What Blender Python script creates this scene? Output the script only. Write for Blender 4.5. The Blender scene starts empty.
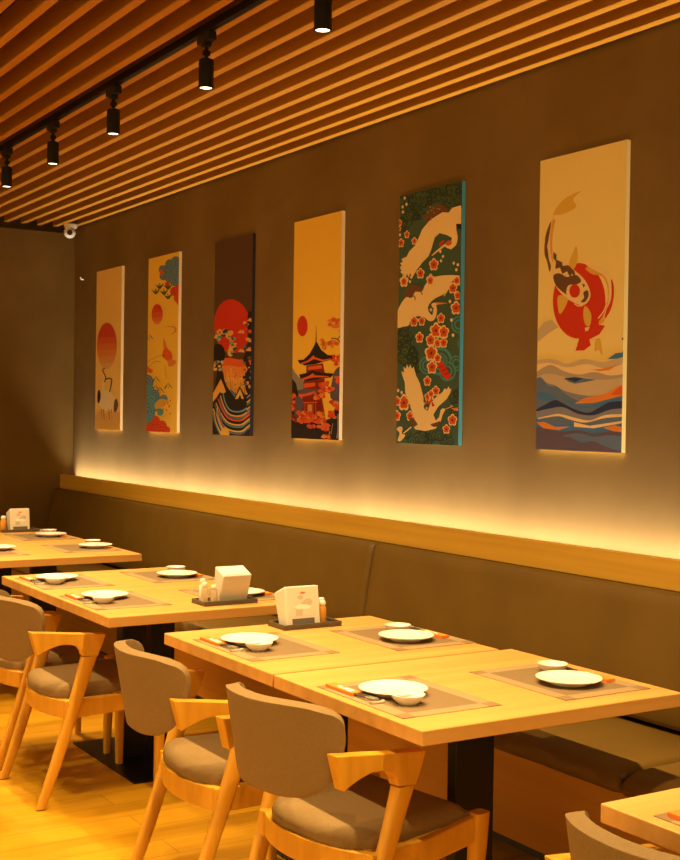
import bpy, bmesh, math, random
from mathutils import Vector, Matrix
from mathutils.geometry import tessellate_polygon
random.seed(7)
C = bpy.context.scene.collection
S = bpy.context.scene

# ------------------------------------------------------------------ camera
F_PX = 1249.8
cam_d = bpy.data.cameras.new('camera'); cam = bpy.data.objects.new('camera', cam_d); C.objects.link(cam)
cam_d.sensor_fit = 'HORIZONTAL'; cam_d.sensor_width = 36.0; cam_d.lens = 36.0 * F_PX / 680.0
cam_d.clip_start = 0.05
yaw, pitch, roll = 0.555565, -0.010697, 0.014860
f = Vector((math.sin(yaw)*math.cos(pitch), math.cos(yaw)*math.cos(pitch), math.sin(pitch)))
r = Vector((math.cos(yaw), -math.sin(yaw), 0)); u = r.cross(f)
r2 = r*math.cos(roll) + u*math.sin(roll); u2 = -r*math.sin(roll) + u*math.cos(roll)
cam.matrix_world = Matrix(((r2.x, u2.x, -f.x, 0), (r2.y, u2.y, -f.y, 0), (r2.z, u2.z, -f.z, 1.5), (0, 0, 0, 1)))
S.camera = cam

# ------------------------------------------------------------------ light and exposure
S.view_settings.view_transform = 'Standard'; S.view_settings.look = 'None'
S.view_settings.gamma = 1.0; S.view_settings.use_curve_mapping = False
S.view_settings.exposure = 0.0
w = bpy.data.worlds.new('world'); S.world = w; w.use_nodes = True
w.node_tree.nodes['Background'].inputs[0].default_value = (1.0, 0.68, 0.22, 1)
WORLD_W = 1.55
# ambient for the unseen restaurant, dimmed below eye level to darken the slat sides
_n = w.node_tree.nodes; _l = w.node_tree.links
_tc = _n.new('ShaderNodeTexCoord'); _sx = _n.new('ShaderNodeSeparateXYZ'); _mr = _n.new('ShaderNodeMapRange')
_l.new(_tc.outputs['Generated'], _sx.inputs[0]); _l.new(_sx.outputs['Z'], _mr.inputs['Value'])
_mr.inputs['From Min'].default_value = -0.22; _mr.inputs['From Max'].default_value = -0.06
_mr.inputs['To Min'].default_value = 0.15*WORLD_W; _mr.inputs['To Max'].default_value = WORLD_W
_l.new(_mr.outputs[0], _n['Background'].inputs[1])
LAMP_COL = (1.0, 0.71, 0.31)
LAMP_W = 145.0
LED_W = 52.0
LED_COL = (1.0, 0.89, 0.68)
LAMP_Y = [1.70, 2.50, 3.30, 4.12, 5.02, 5.79, 6.52, 7.30]
TRACKS = (('black ceiling track above the tables', 1.965), ('black ceiling track above the aisle', 0.81))
def spot(name, x, y, z, k=1.0):
    d = bpy.data.lights.new(name, 'SPOT'); d.energy = LAMP_W*k; d.color = LAMP_COL
    d.spot_size = math.radians(96); d.spot_blend = 0.75; d.shadow_soft_size = 0.022
    o = bpy.data.objects.new(name, d); C.objects.link(o); o.location = (x, y, z); return o
for _, x in TRACKS:
    for y in LAMP_Y: spot('spot_light', x, y, 2.672, 1.0 if x > 1.5 else 0.6)
def area(name, loc, rot, sx, sy, e, col):
    d = bpy.data.lights.new(name, 'AREA'); d.shape = 'RECTANGLE'; d.size = sx; d.size_y = sy
    d.energy = e; d.color = col; d.spread = math.radians(80)
    o = bpy.data.objects.new(name, d); C.objects.link(o); o.location = loc; o.rotation_euler = rot; return o
# LED strip lying in the gap behind the bench ledge, shining up the wall
area('led_light', (3.270, 4.85, 0.968), (math.radians(180), 0, 0), 0.016, 8.5, LED_W, LED_COL)

# ------------------------------------------------------------------ materials
def srgb(r, g, b):
    c = [x/255.0 for x in (r, g, b)]
    return tuple(x/12.92 if x <= 0.04045 else ((x+0.055)/1.055)**2.4 for x in c) + (1.0,)
MATS = {}
def mat(name, col, rough=0.5, metal=0.0, spec=0.5, emit=None, es=0.0, trans=0.0, coat=0.0):
    if name in MATS: return MATS[name]
    m = bpy.data.materials.new(name); m.use_nodes = True
    b = m.node_tree.nodes['Principled BSDF']
    col = tuple(col) + ((1.0,) if len(col) == 3 else ())
    b.inputs['Base Color'].default_value = col
    b.inputs['Roughness'].default_value = rough; b.inputs['Metallic'].default_value = metal
    b.inputs['Specular IOR Level'].default_value = spec
    b.inputs['Transmission Weight'].default_value = trans
    b.inputs['Coat Weight'].default_value = coat
    if emit: b.inputs['Emission Color'].default_value = tuple(emit)+(1.0,); b.inputs['Emission Strength'].default_value = es
    MATS[name] = m; return m
def noise_mat(name, c1, c2, scale, rough=0.5, detail=5.0, bump=0.0, bscale=None, spec=0.4, coord='Object', lo=0.3, hi=0.7, coat=0.0):
    """two tones of a procedural noise, scale = per-axis frequency"""
    m = mat(name, c1, rough, spec=spec, coat=coat); nt = m.node_tree; N = nt.nodes; L = nt.links; b = N['Principled BSDF']
    tc = N.new('ShaderNodeTexCoord'); mp = N.new('ShaderNodeMapping'); mp.inputs['Scale'].default_value = scale
    no = N.new('ShaderNodeTexNoise'); no.inputs['Scale'].default_value = 1.0; no.inputs['Detail'].default_value = detail
    cr = N.new('ShaderNodeValToRGB'); cr.color_ramp.elements[0].position = lo; cr.color_ramp.elements[1].position = hi
    cr.color_ramp.elements[0].color = tuple(c1)+(1.0,); cr.color_ramp.elements[1].color = tuple(c2)+(1.0,)
    L.new(tc.outputs[coord], mp.inputs[0]); L.new(mp.outputs[0], no.inputs['Vector']); L.new(no.outputs['Fac'], cr.inputs[0])
    L.new(cr.outputs[0], b.inputs['Base Color'])
    if bump:
        n2 = N.new('ShaderNodeTexNoise'); n2.inputs['Scale'].default_value = bscale or 200; n2.inputs['Detail'].default_value = 3
        bp = N.new('ShaderNodeBump'); bp.inputs['Strength'].default_value = bump; bp.inputs['Distance'].default_value = 0.004
        L.new(tc.outputs[coord], n2.inputs['Vector']); L.new(n2.outputs['Fac'], bp.inputs['Height']); L.new(bp.outputs[0], b.inputs['Normal'])
    return m

# pale oak table tops: boards along X, chairs, bench panels
M_TABLE = noise_mat('oak_table', (0.56, 0.275, 0.065), (0.68, 0.355, 0.10), (1.2, 22, 22), 0.42, 6, spec=0.35)
M_CHAIR = noise_mat('oak_chair', (0.56, 0.255, 0.014), (0.68, 0.33, 0.026), (30, 30, 4), 0.40, 6, spec=0.4)
M_PANEL = noise_mat('oak_panel', (0.42, 0.165, 0.012), (0.50, 0.205, 0.018), (6, 0.8, 26), 0.45, 6, spec=0.4)
M_LEDGE = noise_mat('oak_ledge', (0.50, 0.265, 0.025), (0.62, 0.345, 0.04), (10, 0.7, 30), 0.45, 6)
M_SLAT = noise_mat('cedar_slat', (0.42, 0.178, 0.010), (0.54, 0.248, 0.014), (18, 0.6, 18), 0.45, 5)
M_WALL = noise_mat('plaster_wall', (0.185, 0.112, 0.038), (0.235, 0.146, 0.052), (2.2, 2.2, 2.2), 0.85, 7, bump=0.05, bscale=30, spec=0.15)
M_BACKWALL = noise_mat('plaster_back_wall', (0.160, 0.088, 0.020), (0.195, 0.110, 0.028), (3, 3, 3), 0.85, 6, spec=0.15)
M_CHFAB = noise_mat('taupe_fabric', (0.215, 0.128, 0.046), (0.245, 0.148, 0.056), (160, 160, 160), 0.8, 3, bump=0.05, bscale=700, spec=0.25)
M_BENCHFAB = noise_mat('olive_leatherette', (0.125, 0.064, 0.007), (0.150, 0.078, 0.010), (5, 5, 5), 0.52, 4, bump=0.06, bscale=160, spec=0.35)
M_PIPE = mat('bench_piping', (0.12, 0.085, 0.04), 0.6)
M_BLACK = mat('black_metal', (0.006, 0.005, 0.004), 0.38, spec=0.4)
M_LAMPBLK = mat('black_lamp_paint', (0.014, 0.012, 0.011), 0.5, spec=0.3)
M_VOID = mat('dark_soffit', (0.025, 0.018, 0.014), 0.9, spec=0.1)
M_LENS = mat('lamp_lens', (1, 0.9, 0.7), 0.3, emit=(1.0, 0.80, 0.50), es=6.0)
M_LEDMESH = mat('led_diffuser', (1, 0.9, 0.7), 0.4, emit=LED_COL, es=2.0)
M_CERAM = mat('white_ceramic', (0.90, 0.80, 0.76), 0.22, spec=0.5)
M_CERAM2 = mat('cream_ceramic', (0.86, 0.76, 0.68), 0.25, spec=0.5)
M_SLEEVE = mat('orange_paper', (0.86, 0.22, 0.03), 0.7, spec=0.2)
M_WHITEP = mat('white_print', (0.9, 0.86, 0.78), 0.7, spec=0.2)
M_STICK = mat('dark_chopstick', (0.075, 0.05, 0.035), 0.4)
M_STICKTIP = mat('grey_chopstick_tip', (0.30, 0.25, 0.19), 0.4)
M_TRAY = mat('dark_tray', (0.10, 0.07, 0.04), 0.45)
M_CARD = mat('white_plastic_box', (0.78, 0.70, 0.60), 0.5, spec=0.3)
M_SLOT = mat('shadowed_slot', (0.16, 0.12, 0.09), 0.7)
M_GREYPR = mat('taupe_print', (0.62, 0.50, 0.38), 0.7, spec=0.2)
M_PALEPR = mat('ivory_print', (0.92, 0.86, 0.74), 0.6, spec=0.2)
M_PINKPR = mat('red_print', (0.72, 0.16, 0.10), 0.7, spec=0.2)
M_AMBER = mat('amber_sauce_bottle', (0.62, 0.27, 0.04), 0.18, spec=0.5)
M_GLASSY = mat('clear_shaker', (0.80, 0.66, 0.46), 0.12, spec=0.5, trans=0.55)
M_CAP = mat('white_cap', (0.85, 0.80, 0.70), 0.35)
M_CAMW = mat('white_camera_plastic', (0.82, 0.78, 0.70), 0.4)
M_RUBBER = mat('dark_glide', (0.05, 0.035, 0.025), 0.7)

def floor_mat():
    m = mat('oak_floor', (0.6, 0.3, 0.03), 0.32, spec=0.4); nt = m.node_tree; N = nt.nodes; L = nt.links; b = N['Principled BSDF']
    tc = N.new('ShaderNodeTexCoord')
    mp = N.new('ShaderNodeMapping')
    br = N.new('ShaderNodeTexBrick'); br.inputs['Scale'].default_value = 1.0
    br.inputs['Brick Width'].default_value = 1.2; br.inputs['Row Height'].default_value = 0.15
    br.inputs['Mortar Size'].default_value = 0.002; br.inputs['Bias'].default_value = 0.0
    br.inputs['Color1'].default_value = (0.74, 0.36, 0.014, 1); br.inputs['Color2'].default_value = (0.66, 0.31, 0.012, 1)
    br.inputs['Mortar'].default_value = (0.38, 0.17, 0.016, 1)
    mp2 = N.new('ShaderNodeMapping'); mp2.inputs['Scale'].default_value = (2.0, 40, 1)
    no = N.new('ShaderNodeTexNoise'); no.inputs['Scale'].default_value = 1.0; no.inputs['Detail'].default_value = 5
    mx = N.new('ShaderNodeMix'); mx.data_type = 'RGBA'; mx.blend_type = 'MULTIPLY'; mx.inputs[0].default_value = 0.35
    L.new(tc.outputs['Object'], mp.inputs[0]); L.new(mp.outputs[0], br.inputs['Vector'])
    L.new(tc.outputs['Object'], mp2.inputs[0]); L.new(mp2.outputs[0], no.inputs['Vector'])
    L.new(br.outputs['Color'], mx.inputs[6]); L.new(no.outputs['Fac'], mx.inputs[7]); L.new(mx.outputs[2], b.inputs['Base Color'])
    return m
M_FLOOR = floor_mat()

def placemat_mat():
    m = mat('woven_placemat', (0.35, 0.25, 0.15), 0.75, spec=0.2); nt = m.node_tree; N = nt.nodes; L = nt.links; b = N['Principled BSDF']
    tc = N.new('ShaderNodeTexCoord'); sp = N.new('ShaderNodeSeparateXYZ'); L.new(tc.outputs['Generated'], sp.inputs[0])
    def border(sock, wdt):
        a = N.new('ShaderNodeMath'); a.operation = 'SUBTRACT'; a.inputs[1].default_value = 0.5; L.new(sock, a.inputs[0])
        c = N.new('ShaderNodeMath'); c.operation = 'ABSOLUTE'; L.new(a.outputs[0], c.inputs[0])
        d = N.new('ShaderNodeMath'); d.operation = 'GREATER_THAN'; d.inputs[1].default_value = 0.5-wdt; L.new(c.outputs[0], d.inputs[0]); return d.outputs[0]
    bx, by = border(sp.outputs[0], 0.13), border(sp.outputs[1], 0.10)
    # border strips are lighter, the corner squares where they cross are dark again
    ad = N.new('ShaderNodeMath'); ad.operation = 'ADD'; L.new(bx, ad.inputs[0]); L.new(by, ad.inputs[1])
    hf = N.new('ShaderNodeMath'); hf.operation = 'MULTIPLY'; hf.inputs[1].default_value = 0.5; L.new(ad.outputs[0], hf.inputs[0])
    cr = N.new('ShaderNodeValToRGB'); cr.color_ramp.interpolation = 'CONSTANT'
    e = cr.color_ramp.elements; e[0].color = (0.235, 0.150, 0.072, 1); e[1].position = 0.3; e[1].color = (0.37, 0.245, 0.12, 1)
    n = e.new(0.8); n.color = (0.27, 0.165, 0.08, 1)
    L.new(hf.outputs[0], cr.inputs[0])
    ck = N.new('ShaderNodeTexChecker'); ck.inputs['Scale'].default_value = 260
    ck.inputs['Color1'].default_value = (1, 1, 1, 1); ck.inputs['Color2'].default_value = (0.86, 0.84, 0.82, 1)
    L.new(tc.outputs['Object'], ck.inputs['Vector'])
    mx = N.new('ShaderNodeMix'); mx.data_type = 'RGBA'; mx.blend_type = 'MULTIPLY'; mx.inputs[0].default_value = 1.0
    L.new(cr.outputs[0], mx.inputs[6]); L.new(ck.outputs['Color'], mx.inputs[7]); L.new(mx.outputs[2], b.inputs['Base Color'])
    return m
M_MAT = placemat_mat()

# ------------------------------------------------------------------ mesh helpers
def obj(name, bm, m, parent=None, smooth=None, bevel=0.0, bseg=2):
    bmesh.ops.recalc_face_normals(bm, faces=bm.faces)
    me = bpy.data.meshes.new(name); bm.to_mesh(me); bm.free()
    for x in (m if isinstance(m, (list, tuple)) else [m]): me.materials.append(x)
    o = bpy.data.objects.new(name, me); C.objects.link(o)
    if parent: o.parent = parent
    if smooth is not None:
        for p in me.polygons: p.use_smooth = True
        if smooth > 0:
            me.set_sharp_from_angle(angle=math.radians(smooth))
    if bevel:
        md = o.modifiers.new('bevel', 'BEVEL'); md.width = bevel; md.segments = bseg; md.limit_method = 'ANGLE'; md.angle_limit = math.radians(35)
    return o
def box(bm, x0, x1, y0, y1, z0, z1, mi=0):
    v = [bm.verts.new(p) for p in ((x0,y0,z0),(x1,y0,z0),(x1,y1,z0),(x0,y1,z0),(x0,y0,z1),(x1,y0,z1),(x1,y1,z1),(x0,y1,z1))]
    for q in ((0,3,2,1),(4,5,6,7),(0,1,5,4),(1,2,6,5),(2,3,7,6),(3,0,4,7)):
        bm.faces.new([v[i] for i in q]).material_index = mi
def loft(bm, rings, cap=True, mi=0):
    R = [[bm.verts.new(p) for p in ring] for ring in rings]; n = len(R[0])
    for a, b in zip(R, R[1:]):
        for i in range(n):
            bm.faces.new((a[i], a[(i+1) % n], b[(i+1) % n], b[i])).material_index = mi
    if cap:
        bm.faces.new(list(reversed(R[0]))).material_index = mi; bm.faces.new(R[-1]).material_index = mi
def circ(cx, cy, z, rad, n=24): return [(cx+rad*math.cos(2*math.pi*i/n), cy+rad*math.sin(2*math.pi*i/n), z) for i in range(n)]
def lathe(bm, prof, cx=0, cy=0, n=32, mi=0, cap=True):
    loft(bm, [circ(cx, cy, z, max(rr, 1e-4), n) for rr, z in prof], cap, mi)
def tube(bm, pts, rads, n=10, mi=0):
    rings = []
    for i, p in enumerate(pts):
        p = Vector(p); a = Vector(pts[max(i-1, 0)]); b = Vector(pts[min(i+1, len(pts)-1)]); t = (b-a).normalized()
        s = t.cross(Vector((0, 0, 1)))
        if s.length < 1e-3: s = Vector((1, 0, 0))
        s.normalize(); q = s.cross(t); rr = rads[i] if isinstance(rads, (list, tuple)) else rads
        rings.append([tuple(p + s*rr*math.cos(2*math.pi*k/n) + q*rr*math.sin(2*math.pi*k/n)) for k in range(n)])
    loft(bm, rings, True, mi)
def prism_xz(bm, pts, yfun, thick, mi=0):
    """extrude an (x,z) outline along y; yfun(x,z) gives the centre"""
    tri = tessellate_polygon([[Vector((a, b, 0)) for a, b in pts]])
    A = [bm.verts.new((x, yfun(x, z)-thick/2, z)) for x, z in pts]; B = [bm.verts.new((x, yfun(x, z)+thick/2, z)) for x, z in pts]
    n = len(pts)
    for t in tri:
        bm.faces.new([A[i] for i in t]); bm.faces.new([B[i] for i in reversed(t)])
    for i in range(n): bm.faces.new((A[i], A[(i+1) % n], B[(i+1) % n], B[i]))
def tag(o, label=None, cat=None, group=None, kind=None):
    if label: o['label'] = label
    if cat: o['category'] = cat
    if group: o['group'] = group
    if kind: o['kind'] = kind
    return o
def thing(name, label, cat, loc=(0, 0, 0), rz=0.0, group=None):
    o = bpy.data.objects.new(name, None); C.objects.link(o); o.location = loc; o.rotation_euler = (0, 0, rz); o.empty_display_size = 0.05
    return tag(o, label, cat, group)
def dup(root, loc, rz, label, group=None):
    q = root.copy(); C.objects.link(q); q.location = loc; q.rotation_euler = (0, 0, rz); q['label'] = label
    if group: q['group'] = group
    for ch in list(root.children):
        c = ch.copy(); C.objects.link(c); c.parent = q
        for g in list(ch.children):
            d = g.copy(); C.objects.link(d); d.parent = c
    return q

# ------------------------------------------------------------------ the room
WX, BY = 3.30, 9.18
bm = bmesh.new(); box(bm, -3.2, WX+0.15, -2.0, BY+0.15, -0.1, 0.0); tag(obj('floor', bm, M_FLOOR), kind='structure')
bm = bmesh.new(); box(bm, WX, WX+0.15, -2.0, BY+0.15, 0.0, 3.25); tag(obj('wall_right', bm, M_WALL), kind='structure')
bm = bmesh.new(); box(bm, -3.2, WX, BY, BY+0.15, 0.0, 2.86); box(bm, -3.2, WX, BY+0.1, BY+0.15, 2.86, 3.25); tag(obj('wall_back', bm, M_BACKWALL), kind='structure')
bm = bmesh.new(); box(bm, -3.2, WX+0.15, -2.0, BY+0.15, 3.08, 3.18); ceil = tag(obj('ceiling', bm, M_VOID), kind='structure')
PITCH, SW = 0.1237, 0.037
def slat_mesh():
    bm = bmesh.new(); box(bm, -SW, 0, -2.0, BY-0.02, 2.90, 2.99)
    return bm
sl0 = obj('ceiling_slat', slat_mesh(), M_SLAT, ceil, bevel=0.002, bseg=1); sl0.location.x = 3.275
for k in range(1, 36):
    s = sl0.copy(); C.objects.link(s); s.parent = ceil; s.location.x = 3.275 - k*PITCH

# ------------------------------------------------------------------ bench along the wall
bench = thing('banquette_bench', 'long built-in banquette bench with olive upholstery and oak ledge along the wall', 'bench', (2.9, 4.9, 0))
def bo(name, bm, m, **k):
    for v in bm.verts: v.co -= Vector((2.9, 4.9, 0))
    return obj(name, bm, m, bench, **k)
Y0, Y1 = 0.6, BY-0.005
bm = bmesh.new(); box(bm, 2.72, 2.74, Y0, Y1, 0.085, 0.40); box(bm, 2.74, 3.29, Y0, Y1, 0.36, 0.40); bo('base_panel', bm, M_PANEL, bevel=0.002)
bm = bmesh.new(); box(bm, 2.84, 2.86, Y0, Y1, 0.0, 0.36); bo('toe_kick', bm, mat('dark_plinth', (0.06, 0.035, 0.02), 0.6))
bm = bmesh.new(); box(bm, 3.20, 3.228, Y0, Y1, 0.925, 1.032); box(bm, 3.228, 3.290, Y0, Y1, 0.925, 0.932); bo('top_ledge', bm, M_LEDGE, bevel=0.003)
bm = bmesh.new(); box(bm, 3.258, 3.278, Y0, Y1, 0.932, 0.964); bo('led_strip', bm, M_LEDMESH)
SEAMS_SEAT = [Y0, 2.655, 4.765, 6.95, Y1]
def seat_cushion(y0, y1):
    bm = bmesh.new(); rings = []
    ts = [0.0, 0.002, 0.005, 0.009, 0.014, 0.02, 0.03, 0.045] ; ts = ts + [0.045+0.91*i/40 for i in range(1, 40)] + [1-q for q in reversed(ts)]
    for t in ts:
        y = y0 + (y1-y0)*t
        e = min(t, 1-t)*(y1-y0)            # distance from the seam
        k = min(1.0, e/0.035); k = math.sqrt(max(0.0, 1-(1-k)**2))
        top = 0.478 - 0.035*(1-k); fr = 2.615 + 0.03*(1-k)
        sag = 0.006*math.sin(y*9.0)+0.004*math.sin(y*23+1)
        prof = [(2.74, 0.401), (fr+0.045, 0.401), (fr+0.012+sag*0.4, 0.410), (fr+sag, 0.432), (fr+0.012, top-0.018), (fr+0.05, top-0.002), (fr+0.12, top+0.004*k), (2.90, top+0.006*k), (3.04, top), (3.17, top-0.01), (3.19, 0.401)]
        rings.append([(x, y, z) for x, z in prof])
    loft(bm, rings, True)
    return bm
for a, b in zip(SEAMS_SEAT, SEAMS_SEAT[1:]):
    bo('seat_cushion', seat_cushion(a+0.002, b-0.002), M_BENCHFAB, smooth=50)
for y in SEAMS_SEAT[1:-1]:
    bm = bmesh.new()
    tube(bm, [(2.650, y, 0.404), (2.640, y, 0.440), (2.636, y, 0.458), (2.652, y, 0.470)], [0.003, 0.004, 0.010, 0.006], 10)
    bo('seam_tuft', bm, M_PIPE, smooth=40)
def back_cushion(y0, y1):
    bm = bmesh.new(); rings = []; ny = 30
    ts = [0.0, 0.001, 0.0025, 0.005, 0.01, 0.02] ; ts = ts + [0.02+0.96*i/24 for i in range(1, 24)] + [1-q for q in reversed(ts)]
    for t in ts:
        y = y0+(y1-y0)*t; e = min(t, 1-t)*(y1-y0)
        k = min(1.0, e/0.03); k = math.sqrt(max(0.0, 1-(1-k)**2)); d = 0.022*(1-k)
        prof = [(3.20, 0.485), (3.098+d, 0.49), (3.085+d, 0.51), (3.092+d, 0.60), (3.112+d, 0.74), (3.135+d, 0.87), (3.145+d, 0.91), (3.165+d, 0.925), (3.20, 0.924)]
        rings.append([(x, y, z) for x, z in prof])
    loft(bm, rings, True); return bm
for a, b in zip([Y0, 2.60, 4.765], [2.60, 4.765, Y1]):
    bo('backrest_panel', back_cushion(a+0.0015, b-0.0015), M_BENCHFAB, smooth=50)

# ------------------------------------------------------------------ ceiling tracks and spotlights
for lab, x in TRACKS:
    bm = bmesh.new(); box(bm, x-0.012, x+0.012, 0.9, BY-0.3, 2.880, 2.91)
    box(bm, x-0.004, x+0.004, 0.9, BY-0.3, 2.8785, 2.8805)
    tag(obj('light_track', bm, M_BLACK), lab + ', running along the slats', 'light track')
SP_LABEL = {3.30: 'black track spotlight at the top edge, nearest the camera', 4.12: 'black track spotlight, second nearest in the visible row',
            5.02: 'black track spotlight in the middle of the five-lamp row', 5.79: 'black track spotlight, second farthest in the visible row',
            6.52: 'black track spotlight farthest back at the left edge'}
base = None
for ti, (lab, x) in enumerate(TRACKS):
    for y in LAMP_Y:
        nth = ('first', 'second', 'third', 'fourth', 'fifth', 'sixth', 'seventh', 'eighth')[LAMP_Y.index(y)]
        L_ = SP_LABEL.get(y, 'black track spotlight above the tables, %s from the near end of its track' % nth) if ti == 0 else 'black track spotlight above the aisle, %s from the near end of its track' % nth
        if base is None:
            base = thing('track_spotlight', L_, 'spotlight', (x, y, 2.68), 0, 'spotlights on the ceiling track')
            bm = bmesh.new(); box(bm, -0.016, 0.016, -0.05, 0.05, 0.165, 0.197); box(bm, -0.014, 0.014, -0.016, 0.016, 0.15, 0.17); obj('track_adapter', bm, M_LAMPBLK, base, bevel=0.002)
            bm = bmesh.new(); tube(bm, [(0, 0, 0.10), (0, 0, 0.155)], 0.0075, 12); tube(bm, [(-0.012, 0, 0.128), (0.012, 0, 0.128)], 0.010, 12); obj('stem', bm, M_LAMPBLK, base, smooth=40)
            bm = bmesh.new(); lathe(bm, [(0.020, 0.106), (0.0265, 0.102), (0.0275, 0.098), (0.0275, 0.0), (0.0235, 0.0), (0.0225, 0.006), (0.0225, 0.012)], n=32); hs = obj('lamp_housing', bm, M_LAMPBLK, base, smooth=40)
            bm = bmesh.new(); lathe(bm, [(0.0222, 0.0045), (0.0222, 0.0035)], n=24); obj('lamp_lens', bm, M_LENS, base, smooth=40)
        else: dup(base, (x, y, 2.68), 0, L_)

# security camera at the corner, small fitting below it
t = thing('security_camera', 'small white dome security camera under the ceiling in the corner', 'camera', (3.19, 8.98, 2.90))
bm = bmesh.new(); lathe(bm, [(0.048, 0.0), (0.048, -0.022), (0.042, -0.030)], n=28); obj('mounting_base', bm, M_CAMW, t, smooth=40)
bm = bmesh.new()
bmesh.ops.create_uvsphere(bm, u_segments=24, v_segments=16, radius=0.044, matrix=Matrix.Translation((-0.01, -0.012, -0.062))); obj('camera_head', bm, M_CAMW, t, smooth=0)
dv = (Vector((0, 0, 1.5)) - Vector((3.19, 8.98, 2.84))).normalized(); cpos = Vector((-0.01, -0.012, -0.062))
bm = bmesh.new(); tube(bm, [tuple(cpos+dv*0.030), tuple(cpos+dv*0.047)], [0.022, 0.019], 20); obj('lens', bm, M_BLACK, t, smooth=40)
bm = bmesh.new(); tube(bm, [(3.30, 8.99, 2.50), (3.28, 8.99, 2.50), (3.276, 8.99, 2.515)], [0.007, 0.006, 0.007], 12)
tag(obj('wall_hook', bm, M_CAMW, smooth=40), 'tiny white hook on the wall below the security camera', 'hook')

# ------------------------------------------------------------------ tables
def table(loc_x, y0, y1, depth, label, cols, zoff=0.0, plate=None):
    cx, cy = loc_x+depth/2, (y0+y1)/2; hx, hy = depth/2, (y1-y0)/2
    t = thing('dining_table', label, 'table', (cx, cy, 0), 0, 'pale oak dining tables')
    bm = bmesh.new(); box(bm, -hx, hx, -hy, hy, 0.712+zoff, 0.75+zoff); obj('tabletop', bm, M_TABLE, t, bevel=0.0025)
    for x0, x1, yy0, yy1 in cols:
        bm = bmesh.new(); box(bm, x0, x1, yy0, yy1, 0.0065, 0.7+zoff); obj('column', bm, M_BLACK, t, bevel=0.003)
    bm = bmesh.new(); ax, bx, ay, by = plate; box(bm, ax, bx, ay, by, 0.0, 0.0065); obj('base_plate', bm, M_BLACK, t, bevel=0.003)
    bm = bmesh.new(); box(bm, min(c[0] for c in cols)-0.06, max(c[1] for c in cols)+0.06, min(c[2] for c in cols)-0.10, max(c[3] for c in cols)+0.10, 0.70+zoff, 0.711+zoff); obj('mounting_plate', bm, M_BLACK, t)
    return t
def col(ox=0.0, oy=0.0): return [(ox-0.07, ox+0.07, oy-0.02, oy+0.02)]
TX3, TX2, TX1, TX4, D = 1.75, 1.70, 1.735, 1.731, 0.855
PL = (-0.085, 0.29, -0.24, 0.24)
table(TX3, 2.425, 3.162, 0.885, 'small oak table nearest the camera whole in view, front half of the joined pair', col(0.037, 0.055), plate=(-0.04, 0.32, -0.2, 0.28))
table(TX3-0.004, 3.166, 3.932, 0.840, 'small oak table with upright napkin box, rear half of the joined pair', col(0.005), 0.002, plate=PL)
table(TX2, 4.33, 5.645, D, 'long oak table in the middle of the row, napkin box turned to its back', [(-0.074, 0.038, 0.075, 0.145), (0.060, 0.172, 0.075, 0.145)], plate=(-0.16, 0.19, -0.28, 0.44))
table(TX1, 6.225, 6.965, D+0.04, 'small oak table at the left edge, front half of the farthest pair', col(0.03), plate=PL)
table(TX1, 6.968, 7.83, D+0.04, 'small oak table farthest back by the corner, rear half of the farthest pair', col(0.03), plate=PL)
table(TX4, 1.06, 1.80, D, 'oak table corner cut off by the lower right edge of the picture', col(0.12), plate=(-0.0, 0.32, -0.24, 0.24))

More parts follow.
